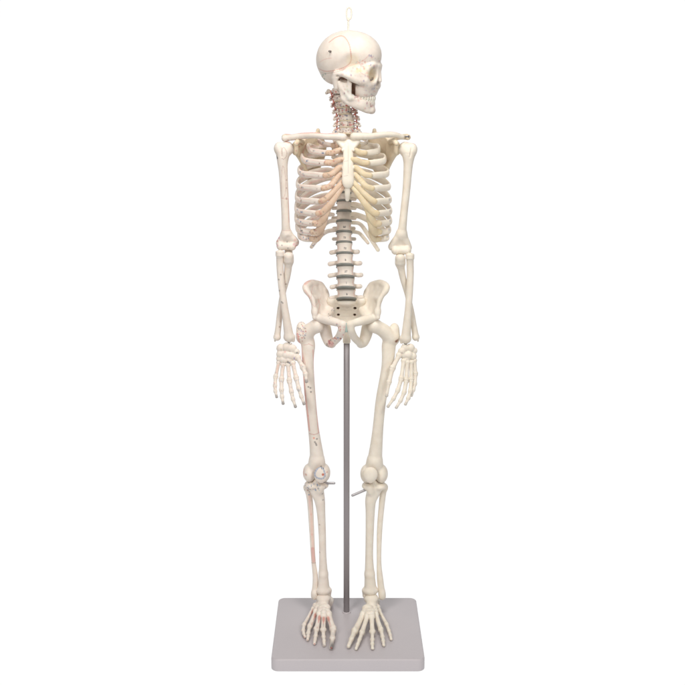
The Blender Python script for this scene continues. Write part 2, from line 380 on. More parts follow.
# ================================================================ SPINE
def rotx(a):
    c, s_ = math.cos(a), math.sin(a); return np.array([[1, 0, 0], [0, c, s_], [0, -s_, c]])
def vertebra(px, y0, y1, n, hw, tp, sp, kind, tilt=.2, disc=True, marks=()):
    yc = (y0+y1)/2; c = P(px, yc, n); sc = RS(c); h = (y1-y0)*sc; a = hw*sc
    R = rotx(-tilt)                # rows: local axes
    def W(x, y, z): return c+R.T@(np.array([x, y, z])*sc)
    b = Bone(.36)
    dh = .17 if kind != 'L' else .16
    b.cyl(c, a, a*.82, h*(.5-dh/2), R, waist=.11 if kind != 'C' else .06, k=.6, rnd=.7)
    yb = hw*.78
    for s in (-1, 1):
        r = {'C': 1.3, 'T': 1.7, 'L': 1.6}[kind]
        b.cones([(W(s*hw*.6, yb*.6, .6), r*sc), (W(s*hw*.75, yb+3.5, .6), r*sc), (W(0, yb+8, -1), r*sc)], k=1.2)
        if kind == 'T': b.cones([(W(s*hw*.7, yb+3, .6), 1.8*sc), (W(s*tp, yb+8, 1.6), 1.9*sc)], k=1.2)
        elif kind == 'L': b.cones([(W(s*hw*.7, yb+1, -1), 2.2*sc), (W(s*(tp-3.5), yb-1, -2.6), 2.2*sc), (W(s*(tp-.8), yb-1.5, -2.8+.4*s), 2.3*sc)], k=1.2, flat=(0, 1, 0), fac=.7)
        else:
            b.cones([(W(s*hw*.8, 0, 0), 1.5*sc), (W(s*(tp-1), .5, -.8), 1.3*sc), (W(s*tp, 0, -1.5), 1.5*sc)], k=.8)
            b.ell(W(s*(tp-2), 3, .5), (2.2*sc, 2.4*sc, 2.3*sc), k=.8)
        b.cones([(W(s*hw*.7, yb+4.5, 2), 1.6*sc), (W(s*hw*.72, yb+4.5, h*.55), 1.4*sc)], k=1)
        b.cones([(W(s*hw*.6, yb+5.5, -1), 1.5*sc), (W(s*hw*.6, yb+5.5, -h*.6), 1.3*sc)], k=1)
    b.cones([(W(0, yb+7, -1), 1.7*sc), (W(0, yb+7+sp, -2-sp*(.55 if kind == 'T' else .1)), 1.9*sc)], k=1.2, flat=(1, 0, 0), fac=.6)
    b.marks = list(marks)
    if kind == 'C':
        for i in range(44):
            p = W(random.uniform(-tp, tp), random.uniform(-hw, 0), random.uniform(-h*.5, h*.5))
            b.marks.append((p, p, random.uniform(.4, 1.0), random.choice([RED, RED, RED, BROWN, BROWN, (.35, .3, .3), DARK, BLUE]), random.uniform(.4, .75), True))
    v = bone('vertebra', b, IVORY_P, skel)
    if disc:
        d = Bone(.34); dc = c+R.T@np.array([0, -.2*sc, -h*.5])
        d.cyl(dc, a*.985+.2, a*.82+.2, h*dh*.5+.1, R, waist=-.04, k=.2, rnd=.5)
        if kind == 'L' or kind == 'T' and hw > 7:
            for s in (-1, 1): d.ell(W(s*(hw*.8), yb+3, -h*.5), (2.2*sc, 2*sc, 1.3*sc), k=.5)
        bone('disc', d, BLADE if kind == 'C' else DISC, v)
    return v
cy = [88, 95, 101.5, 108, 114.5, 121, 127.5, 134]; cxs = [338.5, 341, 343, 345, 346.5, 347, 347]
for i in range(7):
    y0, y1 = cy[i], cy[i+1]
    vertebra(cxs[i], y0, y1, -6+i*.7, 6.6+i*.25, 10+i*.55+(2 if i == 0 else 0), 5+i*.8, 'C', .12, disc=i > 0)
# vertebral artery and nerve roots along the neck
for s in (-1, 1):
    b = Bone(.3); b.path([(cxs[i]+s*(8.0+.4*i), cy[i]+3, -5, .8) for i in range(7)], k=.3)
    for i in range(1, 7): b.path([(cxs[i]+s*7, cy[i], -5, .6), (cxs[i]+s*(11.5+i*.3), cy[i]+2.5, -1, .55)], k=.3)
    for m in range(7): p = P(cxs[m]+s*8, cy[m]+3, -5); b.marks.append((p, p, 5, RED if m % 2 else (.62, .12, .08), .6, False))
    o_ = bone('vertebral_artery', b, IVORY_P, skel)
ty = [134+8.45*i for i in range(9)]
ty[8] = 201.3; ty += [211.6, 221.4, 232.2]; ty += [242.8, 253.8, 265.6, 277.2, 288.4, 299.2]
thw = [6.2, 6.2, 6.4, 6.6, 6.8, 7.0, 7.2, 7.3, 7.4, 7.6, 7.8, 8.0, 8.2, 8.6, 8.9, 9.3, 9.9, 10.2]
TY = []
def spx(y): return 344.0+max(0, (150-y))*.12+max(0, y-235)*.04
for i in range(17):
    y0, y1 = ty[i], ty[i+1]; m = (y0+y1)/2; TY.append(m)
    n = -6-5*math.sin(math.pi*min(max((m-134)/100, 0), 1))+ (7*math.sin(math.pi*min(max((m-235)/70, 0), 1)))
    kind = 'T' if i < 12 else 'L'
    mk = []
    fb = Bone()
    if i >= 10:
        number(fb, spx(m)+.5, m, n+6, DARK, .7, .5)
        w = thw[i]; c_ = (.75, .28, .26)
        line(fb, [(spx(m)-w*.85, y0+2), (spx(m)-w*.72, m), (spx(m)-w*.85, y1-2)], n+6, .35, c_, .4)
        line(fb, [(spx(m)+w*.85, y0+2), (spx(m)+w*.72, m), (spx(m)+w*.85, y1-2)], n+6, .35, c_, .4)
        for s in (-1, 1): dot(fb, spx(m)+s*15, m+.5, n, 2.2, (.25, .25, .22) if s < 0 else (.45, .42, .36), .45)
    vertebra(spx(m), y0, y1, n, thw[i], [11, 11, 11, 11, 11, 11, 11, 11, 11, 11, 10, 10.5, 14, 16, 16.5, 15, 16][i], 9 if kind == 'T' else 8, kind, .36 if kind == 'L' else .33, marks=fb.marks)

# ================================================================ RIBS, STERNUM
def cx_(n): return 343.4+.15*n
RB = {1: (24, 139, 12.5, 145.5, 15, 145), 2: (35, 148, 19, 153, 20, 150), 3: (41, 158, 21, 163, 24, 159.5), 4: (44, 172, 23, 175.5, 27, 167.5), 5: (45.5, 186, 25, 188.5, 28.5, 175), 6: (46.5, 199, 27.5, 201.5, 28.5, 181),
      7: (47, 210, 30, 213.5, 27, 186), 8: (47, 220, 32.5, 223.5, 23, 0), 9: (46, 229, 33.5, 232, 18, 0), 10: (44, 236, 34, 239, 12, 0)}
for i in range(1, 13):
    yv = TY[i-1]-2
    for s in (PL, PR):
        b = Bone(.42); p_ = s < 0
        if i <= 10:
            R_, yl, a, ya, na, ys = RB[i]
            r = 2.6 if i == 1 else 3.35
            pts = [(8, yv, -13, 1.9), (15, yv+.2, -21, 2.8), (.62*R_, yv+.22*(yl-yv), -25+(.1*i), 3.9 if i < 8 else 3.1), (.9*R_, yv+.62*(yl-yv), -17, r*1.12), (R_, yl-1, -3, r), (.955*R_, yl+.6*(ya-yl), 9, r), ((a*.6+R_*.36), ya-.2, na*.8, r*1.0), (a, ya, na-1, r*.86)]
            if i == 1: pts = [(8, yv, -12, 1.6), (17, yv+1, -17, 1.8), (R_, yl+1, -8, 2.1), (22, yl+4, 6, 2.2), (a, ya, na, 2.4)]
            P3 = [(cx_(n)+s*x, y, n, rr) for x, y, n, rr in pts]
            b.path(P3, n=4, up=upv, fac=.5, k=.5)
            if p_:
                line(b, [(q[0], q[1]+1.6) for q in P3[-4:]], 15, .4, PINK, .5); line(b, [(q[0], q[1]-1.8) for q in P3[-4:]], 15, .35, PINK, .35)
                for q in (P3[-3], P3[-2], P3[-1]):
                    number(b, q[0]+random.uniform(-1, 2), q[1], 15, random.choice([DARK, BLUE, BROWN]), .6, .55)
                for q in P3[-5:-2]: dot(b, q[0]+random.uniform(1, 4), q[1]+random.uniform(-1, 1), 5, 1.0, random.choice([BLUE, (.25, .3, .35)]), .4)
                line(b, [(q[0], q[1]) for q in P3[1:4]], -20, 1.2, PINK, .3)
            elif i > 5:
                dot(b, P3[-4][0], P3[-4][1]+1, 5, 1.3, (.3, .28, .33), .5)
            rb = bone('rib', b, IVORY_P if p_ else PALE, skel)
            # cartilage
            c = Bone(.4)
            if ys:
                sx = 5.6 if i > 1 else 7
                if i == 1: cp = [(a, ya, na, 3.0), (9.5, ys-.5, 19, 3.2)]
                elif i < 6: cp = [(a-.5, ya, na+.5, 2.9), (a*.62+2, ya-.25*(ya-ys)+ .6, na+1.8, 3.0), (sx+3.5, ys+.6, 28 if i > 2 else 23, 2.9), (sx-.8, ys, 28 if i > 2 else 22, 2.6)]
                elif i == 6: cp = [(a-.5, ya, na+.5, 3.0), (21, ya-3.5, 30, 3.1), (12, 189, 30, 2.9), (sx-.8, ys, 29, 2.4)]
                else: cp = [(a-.5, ya, na+.5, 3.2), (25, ya-1.5, 28.5, 3.4), (17.5, 204, 30, 3.5), (10, 193, 30, 3.1), (4.5, ys+.5, 29, 2.4)]
            else:
                cp = {8: [(a-.5, ya, na+.5, 3.3), (27.5, ya-.5, 25, 3.6), (22.5, 216, 27.5, 3.6), (18.5, 206.5, 29, 2.9)],
                      9: [(a-.5, ya, na+.5, 3.4), (29, ya, 20, 4.0), (25, 226, 24, 4.0), (22, 217.5, 26, 3.2)],
                      10: [(a-.5, ya, na+.5, 3.0), (29, ya, 14, 3.4), (26, 233.5, 18, 3.6), (24.5, 226.5, 22, 3.2)]}[i]
            C3 = [(cx_(n)+s*x, y, n, rr) for x, y, n, rr in cp]
            c.path(C3, n=5, flat=(.35*s, -1, 0), fac=.55, k=.4)
            if p_:
                for q in C3[:2]:
                    for _ in range(3): dot(c, q[0]+random.uniform(-3, 3), q[1]+random.uniform(-2, 2), 25, random.uniform(.5, 1.1), random.choice([RED, BROWN, (.5, .2, .2), DARK]), .4)
                q = C3[-1]; dot(c, q[0]-1, q[1]+1, 28, 1.3, (.3, .12, .08), .5)
            if i == 7 or i == 9:   # web joining the arch
                pass
            bone('costal_cartilage', c, CART_P if p_ else CART, rb)
        else:
            if i == 11: ends = [(328, 222, -24, 1.9), (319, 229, -26, 2.1), (305, 239.5, -16, 1.8)] if p_ else [(360, 224, -24, 1.7), (367, 233, -26, 1.9), (378, 250, -18, 1.7)]
            else: ends = [(327, 231.5, -22, 1.9), (319, 237, -24, 2.1), (311.5, 247, -20, 1.6)] if p_ else [(359, 233, -24, 1.6), (363, 237, -25, 1.6), (368, 243, -22, 1.4)]
            P3 = [(344+s*8, ends[0][1]-1.5, -13, 2.0)]+[(x, y, n, r*1.15) for x, y, n, r in ends]
            b.path(P3, n=4, flat=(.1, -1, .1), fac=.6, k=.5)
            if p_:
                for t in range(14): q = P3[1+t % 2]; w = P3[2+t % 2]; f = random.random(); dot(b, q[0]+(w[0]-q[0])*f, q[1]+(w[1]-q[1])*f+random.uniform(-1, 1), -20, .8, random.choice([BLUE, (.3, .2, .3), PINK]), .5)
            bone('rib', b, IVORY_P if p_ else PALE, skel)
b = Bone(.42)
fl = dict(flat=(.15, -1, .1), fac=.5)
for A, B_, C_ in [((338.5, 141.5, 20), (358, 141.5, 20), (348.3, 151, 24)), ((338.5, 141.5, 20), (343.5, 148, 23), (348, 151, 24)), ((358, 141.5, 20), (353.2, 148, 23), (348, 151, 24))]:
    b.tri(A, B_, C_, 2.2, k=1.2)
b.path([(348.2, 149, 24, 5.4), (348.2, 158, 27, 5.3), (348, 168, 29, 5.7), (348, 180, 30.5, 6.1), (348, 183, 30.5, 5.6)], k=1.5, **fl)
for y in (150, 159.5, 167.5, 175, 181):
    for s in (-1, 1): b.e((348.1+s*5.3, y, 26.5 if y < 160 else 28.5), (1.6, 1.4, 1.6), k=1.2)
b.e((348.3, 136.4, 22), (5, 4, 2.6), k=1.5, sub=True)
for p in (((348.2, 143), (348.2, 173)),): line(b, p, 30, .35, (.35, .3, .3), .4)
for y in (161.5, 176): line(b, [(344, y), (348, y-.7)], 30, .3, (.4, .35, .3), .45)
stn = bone('sternum', b, PALE, skel)
b = Bone(.36); b.path([(347.6, 187.5, 30, 2.4), (347.5, 193, 29, 2.9), (347.4, 199.5, 27, 2.0)], k=.5, flat=(.1, -1, 0), fac=.6); b.tint = 1
bone('xiphoid_process', b, PALE, stn)

# ================================================================ SHOULDER GIRDLE
def clav(pts, marks=()):
    b = Bone(.42); b.path(pts, k=1, n=6); return b
b = clav([(343.2, 137.2, 21, 3.9), (336, 136.4, 21, 3.7), (326, 136.6, 20, 3.1), (314, 135.4, 14, 3.0), (302, 136.0, 7, 3.2), (291, 137.6, 3, 3.0), (284.8, 138.4, 1, 3.3)])
line(b, [(338, 133.6), (326, 133.5), (312, 132.8), (300, 133.6), (288, 135)], 18, .5, PINK, .7)
line(b, [(306, 138.6), (292, 140.3)], 8, .4, PINK, .5)
for x in (288, 296, 303): dot(b, x, 140.2, 3, .8, RED, .5)
c1 = bone('clavicle', b, IVORY_P, skel)
b = clav([(354.2, 136.6, 21, 4.2), (362, 136.3, 21, 3.8), (372, 136.2, 19, 3.2), (383, 134.7, 14, 3.0), (394, 134.8, 8, 2.9), (402, 137.0, 3, 2.6)])
line(b, [(357, 133), (372, 132.5), (384, 131.3), (395, 132), (404, 134.6)], 15, .35, PINK, .45)
bone('clavicle', b, IVORY, skel)
def mir(x, s, c=346.0): return c+s*(c-x)   # x given on viewer's left
for s in (PL, PR):
    m = (lambda x: x) if s < 0 else (lambda x: 346.2*2-x)
    b = Bone(.45)
    V_ = [(m(318), 131.5, -18), (m(325.5), 146, -27), (m(322), 162, -30), (m(310), 182, -29), (m(303), 165, -18), (m(297), 153, -8)]
    cen = (m(309), 151, -22)
    seq = V_+[(m(306), 138, -12)]
    for a, c in zip(seq, seq[1:]+seq[:1]): b.tri(cen, a, c, .9, k=1.2)
    b.path([(m(297), 152, -8, 3.1), (m(303), 164, -17, 2.1), (m(310), 181, -28, 2.0)], k=1.5)
    b.path([(m(310), 181, -28, 2.0), (m(322), 162, -30, 1.3), (m(325), 146, -27, 1.3), (m(319), 134, -20, 1.8), (m(318), 130.2, -18, 1.9)], k=1.2)
    b.path([(m(320), 146, -28, 1.4), (m(308), 142, -24, 2.2), (m(294), 137.5, -14, 2.4), (m(286.5), 136.8, -6, 3.0), (m(284.5), 137.2, 0, 2.9)], k=1.2)
    b.tri((m(296), 143, -7), (m(304), 139, -13), (m(305), 158, -17), 1.6, k=2); b.tri((m(296), 143, -7), (m(297), 154, -8), (m(305), 158, -17), 1.8, k=2)
    b.e((m(295.3), 148.6, -4), (3.9, 4.4, 6.8), k=2)
    b.path([(m(303), 142, -7, 2.4), (m(299), 140.5, 3, 2.4), (m(296), 143.5, 10, 2.4)], k=1.8)
    if s < 0:
        for x, y in [(297, 143), (299, 147), (296, 151), (301, 144)]: dot(b, x, y, 5, .9, random.choice([BLUE, RED]), .4)
        line(b, [(284, 133.6), (290, 134.4)], 0, .6, PINK, .7)
        for x, y in [(284, 140), (286, 142.5), (283, 137)]: dot(b, x, y, 0, .9, (.5, .2, .2), .4)
        line(b, [(306, 145), (303, 152), (304, 160)], -15, .8, PINK, .4)
    sc_ = bone('scapula', b, BLADE, skel)
b = Bone(.3); b.path([(405.5, 136.6, 2, .8), (408.6, 136.6, 2, 1.0)], k=.2); b.e((408.6, 136.6, 2), (.9, 1.4, 1.4), k=.2)
bone('shoulder_screw', b, metal_mat('dark_screw', (.2, .2, .22), .4), sc_)

# ================================================================ ARMS
def humerus(s, head, tub, shaft, elb, marks, mat):
    b = Bone(.45)
    b.e((head[0], head[1], 0), (6.9, 7.2, 7.2), k=1)
    b.e((tub[0], tub[1], 2), (5.2, 5.4, 6.3), k=3)
    b.path([((head[0]+tub[0])/2, head[1]+4, 2, 7.0)]+shaft, n=6, k=2)
    x, y, w0, w1 = elb    # centre, y, half widths: medial, lateral
    d = s
    b.path([(shaft[-1][0], shaft[-1][1], 2, shaft[-1][3]), (x-d*(w0-3.2), y-3, 0, 3.4), (x-d*(w0-2.4), y-.5, -1, 2.9)], k=2)   # medial epicondyle
    b.path([(shaft[-1][0], shaft[-1][1], 2, shaft[-1][3]), (x+d*(w1-3.5), y-2, 0, 3.6), (x+d*(w1-3), y, 0, 3.2)], k=2)
    b.path([(x-d*(w0-6.5), y+2.4, 3, 4.2), (x-d*(w0-9), y+2.6, 3.3, 3.2), (x+d*1, y+2.2, 3.5, 3.8), (x+d*(w1-4.2), y+2.2, 4, 4.1)], k=1.5)
    b.e((x-d*1.5, y-5, 8), (3.2, 3.0, 3.0), k=1.5, sub=True)
    b.e((x-d*1.5, y-4, 1), (4.5, 2.6, 5), k=2)
    b.path([(head[0]-d*-6.5, head[1]-3, 7, .8), (head[0]+d*5.0, head[1]+8, 8, .7)], k=.6, sub=True)
    marks(b); return bone('humerus', b, mat, skel)
def mk(b):
    outline(b, 284, 153.5, 8, 2.6, 5.8, (.4, .25, .22), .4); outline(b, 283.5, 183, 5, 2.3, 16, (.5, .3, .27), .35)
    line(b, [(276, 142), (283, 140.8), (289, 143)], 2, .5, PINK, .6)
    dot(b, 275.8, 157, 3, 1.7, DARK, .9); dot(b, 277, 158, 3, 1.2, DARK, .8)
    for y in (180, 188, 198, 199): dot(b, 286.5, y, 5, .8, (.3, .15, .15), .5)
    line(b, [(281, 198), (288, 199)], 5, .3, RED, .35); line(b, [(283, 230.5), (290, 230.5)], 5, .3, RED, .35)
    for x, y in [(277, 241), (277.5, 245), (279, 238), (295, 240), (297, 243), (294, 244), (296, 246)]: dot(b, x, y, 3, 1.3, random.choice([RED, PINK, (.5, .2, .3)]), .5)
    for x, y in [(282, 245), (287, 242), (280, 233), (288, 248)]: dot(b, x, y, 5, .8, DARK, .5)
    line(b, [(288.3, 170), (288.5, 200), (289, 222)], 4, .4, PINK, .5)
humerus(PL, (287.0, 148.6), (279, 148.5), [(282.6, 162, 3, 5.4), (283.2, 172, 3, 4.5), (284.2, 190, 3, 4.1), (285.3, 212, 3, 4.0), (285.8, 226, 3, 4.2), (286.5, 234, 2, 5.0)], (286.8, 244, 11.6, 10.4), mk, IVORY_P)
def mk(b):
    dot(b, 416.3, 156.3, 2, 1.2, DARK, .9); line(b, [(404, 144), (410, 141.5), (416, 145)], 2, .4, PINK, .4)
humerus(PR, (405.2, 149.0), (412.2, 149.5), [(408.4, 162, 3, 5.0), (407.7, 172, 3, 4.3), (406.4, 190, 3, 3.9), (404, 212, 3, 3.8), (402.6, 226, 3, 4.1), (401.6, 234, 2, 5.0)], (400.4, 248.2, 11.4, 11.0), mk, IVORY)
def forearm(s, rad, uln, mk1, mk2, mat):
    b = Bone(.42); x0, y0 = rad[0][:2]
    b.cyl(P(x0, y0, rad[0][2]), 4.3*.95, 4.3*.95, 2.4, waist=.04, k=.5); b.path(rad, n=6, k=1.2)
    x, y, n, r = rad[-1]
    b.e((x, y+1.0, n), (5.3, 4.0, 4.4), k=2); b.path([(x-s*4, y, n, 2.2), (x-s*4.4, y+4.2, n, 1.5)], k=1.2)
    b.path([(x-2.4, y-7, n+4.4, .5), (x-2.6, y+4, n+4.6, .5)], k=.5, sub=True)
    mk1(b); bone('radius', b, mat, skel)
    b = Bone(.42); b.path(uln, n=6, k=1)
    x, y, n, r = uln[0]
    b.path([(x, y+6, n, 4.1), (x, y-2, n-6, 4.1), (x, y-8, n-9, 3.9)], k=2)       # olecranon
    b.path([(x, y+4, n, 4.1), (x, y-.6, n+4, 4.0)], k=2); b.cyl(P(x, y+1.2, n+2), 4.2, 4.6, 4.4, waist=0, k=3, rnd=1.8)                            # coronoid
    x, y, n, r = uln[-1]; b.e((x, y+.4, n), (3.5, 3.4, 3.2), k=1.5); b.path([(x+s*2, y+1, n-1.5, 1.2), (x+s*2.2, y+4.2, n-1.5, .8)], k=.8)
    mk2(b); bone('ulna', b, mat, skel)
def m1(b):
    for x, y in [(281, 274), (279.5, 290), (282, 301), (283, 302), (279, 279)]: dot(b, x, y, 5, .9, DARK, .55)
    line(b, [(277, 257.7), (283, 257.7)], 5, .3, (.4, .3, .2), .4); line(b, [(290.5, 300), (293.5, 330)], 5, .35, (.3, .5, .55), .35)
    for x in (286, 288, 291): dot(b, x, 342.5, 8, 1.1, (.2, .22, .35), .6)
def m2(b):
    for x, y in [(286, 284), (280, 290), (279.5, 327)]: dot(b, x, y, 3, .9, BROWN, .5)
    line(b, [(283, 290), (281, 305), (280.5, 322)], 3, .8, BROWN, .3)
    for x in (276, 279): dot(b, x, 341.5, 3, 1.1, DARK, .5)
forearm(PL, [(279.9, 253.6, 7, 3.8), (279.9, 262, 6, 3.6), (280.3, 272, 6, 3.5), (281.8, 288, 7, 3.4), (284.4, 306, 8, 3.5), (287.0, 323, 8, 4.1), (289.0, 336.5, 8, 4.8)],
        [(288.6, 257, 4, 4.0), (288.2, 266, 3, 3.9), (286.9, 277, 2, 3.4), (283.0, 293, 0, 2.9), (280.3, 310, -1, 3.0), (278.5, 326, 0, 3.0), (277.1, 337, 1, 3.3)], m1, m2, IVORY_P)
no = lambda b: None
def m1(b): dot(b, 407.5, 343.2, 6, 1.3, DARK, .7); dot(b, 405, 343.6, 6, 1, DARK, .5)
def m2(b): dot(b, 414.5, 340.5, 3, 1, (.3, .2, .2), .5)
forearm(PR, [(410.0, 256.4, 7, 3.8), (410.1, 264, 6, 3.6), (410.3, 274, 6, 3.5), (409.6, 290, 7, 3.5), (408.4, 308, 8, 3.5), (407.0, 325, 8, 4.2), (405.8, 338, 8, 4.8)],
        [(400.2, 259, 4, 4.0), (400.9, 267, 3, 3.7), (403.2, 279, 2, 3.2), (407.6, 295, 0, 2.8), (411.3, 312, -1, 3.0), (413.8, 326, 0, 3.0), (415.8, 337, 1, 3.3)], m1, m2, IVORY)

# ================================================================ HANDS
def seg(a, b_, r0, rm, r1, k=.5, g=.06):
    """dumbbell shaped little bone between two (point, ) ends"""
    b = Bone(.32); a = np.asarray(a, float); c = np.asarray(b_, float); v = c-a; a = a+v*g; c = c-v*g; L = np.linalg.norm(v)
    t0 = min(.22, r0/L*.9)
    b.cones([(a, r0), (a+v*t0, rm+(r0-rm)*.25), (a+v*.5, rm), (c-v*t0*1.0, rm+(r1-rm)*.3), (c, r1)], k=k)
    u = nrm(np.cross(v, (0, 1, .2)))
    b.ell(a+u*r0*.35, (r0*.8,)*3, k=.6); b.ell(a-u*r0*.35, (r0*.8,)*3, k=.6)
    b.ell(c+u*r1*.4, (r1*.75,)*3, k=.6); b.ell(c-u*r1*.4, (r1*.75,)*3, k=.6)
    return b
def hand(s, carp, rays, mat, tipdark, paint):
    b = Bone(.34)
    for (x, y, n, r) in carp: b.e((x, y-1.2, n), (r*1.0, r*.75, r), k=.7)
    for (x, y, n, c_, rr) in paint: dot(b, x, y, n, rr, c_, .6)
    hb = bone('hand', b, mat, skel)
    wx, wy = (289, 342) if s < 0 else (405.6, 343)
    wb = Bone(.3); wb.path([(wx, wy-1, 8, 1.5), (wx-.4, wy+3, 8, 1.3), (wx-.6, wy+6, 8, 1.5)], k=.3); wb.path([(wx-2.5, wy+1.6, 8, .9), (wx+2.2, wy+1.6, 8, .9)], k=.5); bone('wrist_wire', wb, WIRE, hb)
    for i, ry in enumerate(rays):
        nseg = len(ry)-1
        for j in range(nseg):
            a, c = P(*ry[j]), P(*ry[j+1])
            r = [(2.6, 1.95, 2.5), (2.35, 1.95, 2.15), (2.1, 1.75, 1.9), (1.9, 1.45, 1.35)][j if nseg == 4 else (j if j < 2 else 3)]
            if i == 0: r = tuple(v*1.12 for v in r)
            if i == 4: r = tuple(v*.88 for v in r)
            w = seg(a, c, *[v*RS(a) for v in r])
            if j == nseg-1: w.marks.append((c, c, 3.2, (.14, .14, .16) if tipdark else (.35, .33, .32), .6 if tipdark else .4, False))
            elif tipdark:
                for _ in range(3):
                    p = a+(c-a)*random.random(); w.marks.append((p+np.array([random.uniform(-1, 1), -1, 0]), p, random.uniform(.6, 1.1), random.choice([PINK, (.4, .25, .25), (.25, .3, .4), (.3, .3, .33)]), random.uniform(.2, .38), True))
                if j == 0: w.marks.append((a+(c-a)*.2, a+(c-a)*.7, .8, (.75, .3, .22), .4, True))
            bone('metacarpal' if j == 0 else 'finger_bone', w, mat, hb)
hand(PL, [(281, 349.5, 7, 4.6), (287, 348.5, 8, 5.0), (292.5, 350, 9, 4.4), (296.5, 353, 10, 3.2), (280.6, 355.5, 8, 4.3), (286, 356, 9, 4.6), (291.4, 357, 10, 4.4), (296.5, 358.5, 11, 3.6), (283.5, 361, 9, 4.2), (289.5, 362, 10, 4.0), (279.5, 360, 8, 3.4)],
     [[(297.5, 357, 12), (303.2, 367.8, 17), (305.6, 374.6, 21), (306.6, 382, 24)],
      [(292.5, 362, 11), (296.3, 378.6, 17), (298.8, 388.6, 21), (301.3, 396.4, 23), (304.2, 404.4, 25)],
      [(288, 363.5, 10), (289.4, 381, 16), (291.4, 391.6, 20), (293, 399.3, 22), (295.6, 407.2, 24)],
      [(283.2, 363, 9), (281.4, 379.6, 14), (281.5, 390, 18), (282, 396.6, 20), (283.2, 404, 22)],
      [(279, 361.5, 8), (275.6, 377, 11), (275, 385.8, 14), (275.3, 391.2, 16), (276.8, 397.4, 18)]],
     IVORY_P, True, [(288, 362, 12, DARK, 1.3), (290, 363, 12, BLUE, 1.2), (294.5, 358.5, 14, (.3, .2, .5), 1.2), (297, 353, 13, DARK, 1.1), (298.5, 359, 13, DARK, 1.1), (285, 352, 12, PINK, 1), (281, 350, 12, (.6, .5, .3), .9)])
hand(PR, [(405, 349.5, 8, 4.3), (410.5, 349, 8, 4.2), (401.6, 352.5, 10, 3.6), (414, 352, 7, 3.4), (403.5, 356, 9, 4.0), (408.5, 356, 9, 4.4), (413, 357.5, 8, 3.8), (406.8, 360.5, 9, 3.6), (399.6, 355.6, 10, 3.2)],
     [[(399.5, 354.5, 11), (392.3, 368.5, 16), (389.0, 382.5, 20), (386.4, 396.5, 23)],
      [(404, 359.5, 10), (401.3, 379, 16), (397.8, 390.5, 20), (393.6, 398.6, 22), (387.6, 407, 24)],
      [(407.6, 361, 10), (406.3, 380.6, 15), (404.2, 392.4, 19), (400.6, 400.6, 21), (396.0, 408, 23)],
      [(411.2, 361, 9), (411.3, 380, 13), (410.5, 391, 17), (408.4, 398, 19), (405.2, 404.6, 21)],
      [(414.4, 359.5, 8), (415.6, 374, 10), (414.9, 384, 13), (413.5, 389.8, 15), (411.4, 396, 17)]],
     IVORY, False, [(402, 353, 13, (.5, .3, .3), .7)])

# ================================================================ PELVIS
def hip(s):
    m = (lambda x: x) if s < 0 else (lambda x: 346.4+(346.4-x)*.985)
    b = Bone(.5)
    rim = [(328, 299, -13), (326.5, 291, -18), (320.5, 283.6, -16), (312, 281.5, -8), (305.8, 285, 1), (305.6, 290, 6), (311.8, 300, 8), (313.5, 314, 10), (322, 319, 3), (333, 314, -10)]
    cen = (318.5, 298, -9)
    rim = [tuple(np.array(q)+.12*(np.array(cen)-np.array(q))) for q in rim]
    for a, c in zip(rim, rim[1:]+rim[:1]): b.tri((m(cen[0]),)+cen[1:], (m(a[0]),)+a[1:], (m(c[0]),)+c[1:], 1.9, k=3.5)
    b.path([(m(327), 295, -15, 2.4), (m(321.5), 285, -16, 2.4), (m(312.5), 282.6, -8, 2.9), (m(306.4), 285.6, 0, 3.3), (m(306.2), 290, 5, 3.0), (m(312.8), 300, 8, 2.0), (m(315), 313, 10, 2.8)], k=2, n=6)
    b.path([(m(315), 311, 9, 3.3), (m(314.6), 317.5, 11, 2.4)], k=1.5)
    b.e((m(321), 324, 1), (7.6, 7.4, 7.6), k=3)
    b.path([(m(331), 309, -10, 3.4), (m(325), 317, 0, 4.8), (m(320), 323, 2, 5)], k=3)
    b.path([(m(319), 318, 8, 4.2), (m(327), 320, 13, 4.5), (m(337), 322.5, 18, 4.0), (m(343.2), 324.6, 21, 3.5)], k=2)
    b.path([(m(342.6), 324.5, 21, 4.0), (m(341.6), 331, 20, 4.0), (m(338), 338, 13, 3.7), (m(332), 343.6, 5, 3.8)], k=1.5)
    b.path([(m(324.8), 328, 0, 6.2), (m(326.6), 335.5, -1, 5.8), (m(329), 342, 1, 5.0), (m(331.6), 343.8, 3, 4.2)], k=2)
    if s < 0:
        line(b, [(305, 283.5), (311, 279.8), (317, 281), (322, 284)], 3, 1.5, PINK, .55); outline(b, 316, 296, 5, 5, 9, PINK, .4)
        line(b, [(305, 290), (310, 297)], 5, 1, PINK, .4)
        for _ in range(26):
            x = random.uniform(326, 344); y = 347-(x-326)*.75+random.uniform(-3, 3); dot(b, x, y, 12, random.uniform(.6, 1.2), random.choice([RED, DARK, PINK, BLUE]), .6)
        dot(b, 331, 343.5, 5, 3.4, (.75, .3, .28), .5)
        for _ in range(9): dot(b, random.uniform(336, 344), random.uniform(323, 331), 20, .9, random.choice([RED, BLUE, PINK]), .5)
        for _ in range(8): dot(b, random.uniform(328, 335), random.uniform(309, 317), 0, .7, random.choice([DARK, BLUE]), .4)
        line(b, [(318, 300), (320, 306), (318, 312)], 5, .5, PINK, .4)
    return bone('hip_bone', b, IVORY_P if s < 0 else IVORY, skel)
hip(PL); hip(PR)
b = Bone(.5)
b.e((346.6, 302.6, -3), (10, 7, 3.6), k=1)
for A, B_, C_ in [((331, 301, -9), (362, 301, -9), (346.5, 312, -17)), ((331, 301, -9), (336, 317, -19), (346.5, 312, -17)), ((362, 301, -9), (357, 317, -19), (346.5, 312, -17)), ((336, 317, -19), (357, 317, -19), (346.5, 330, -17))]:
    b.tri(A, B_, C_, 3.6, k=2)
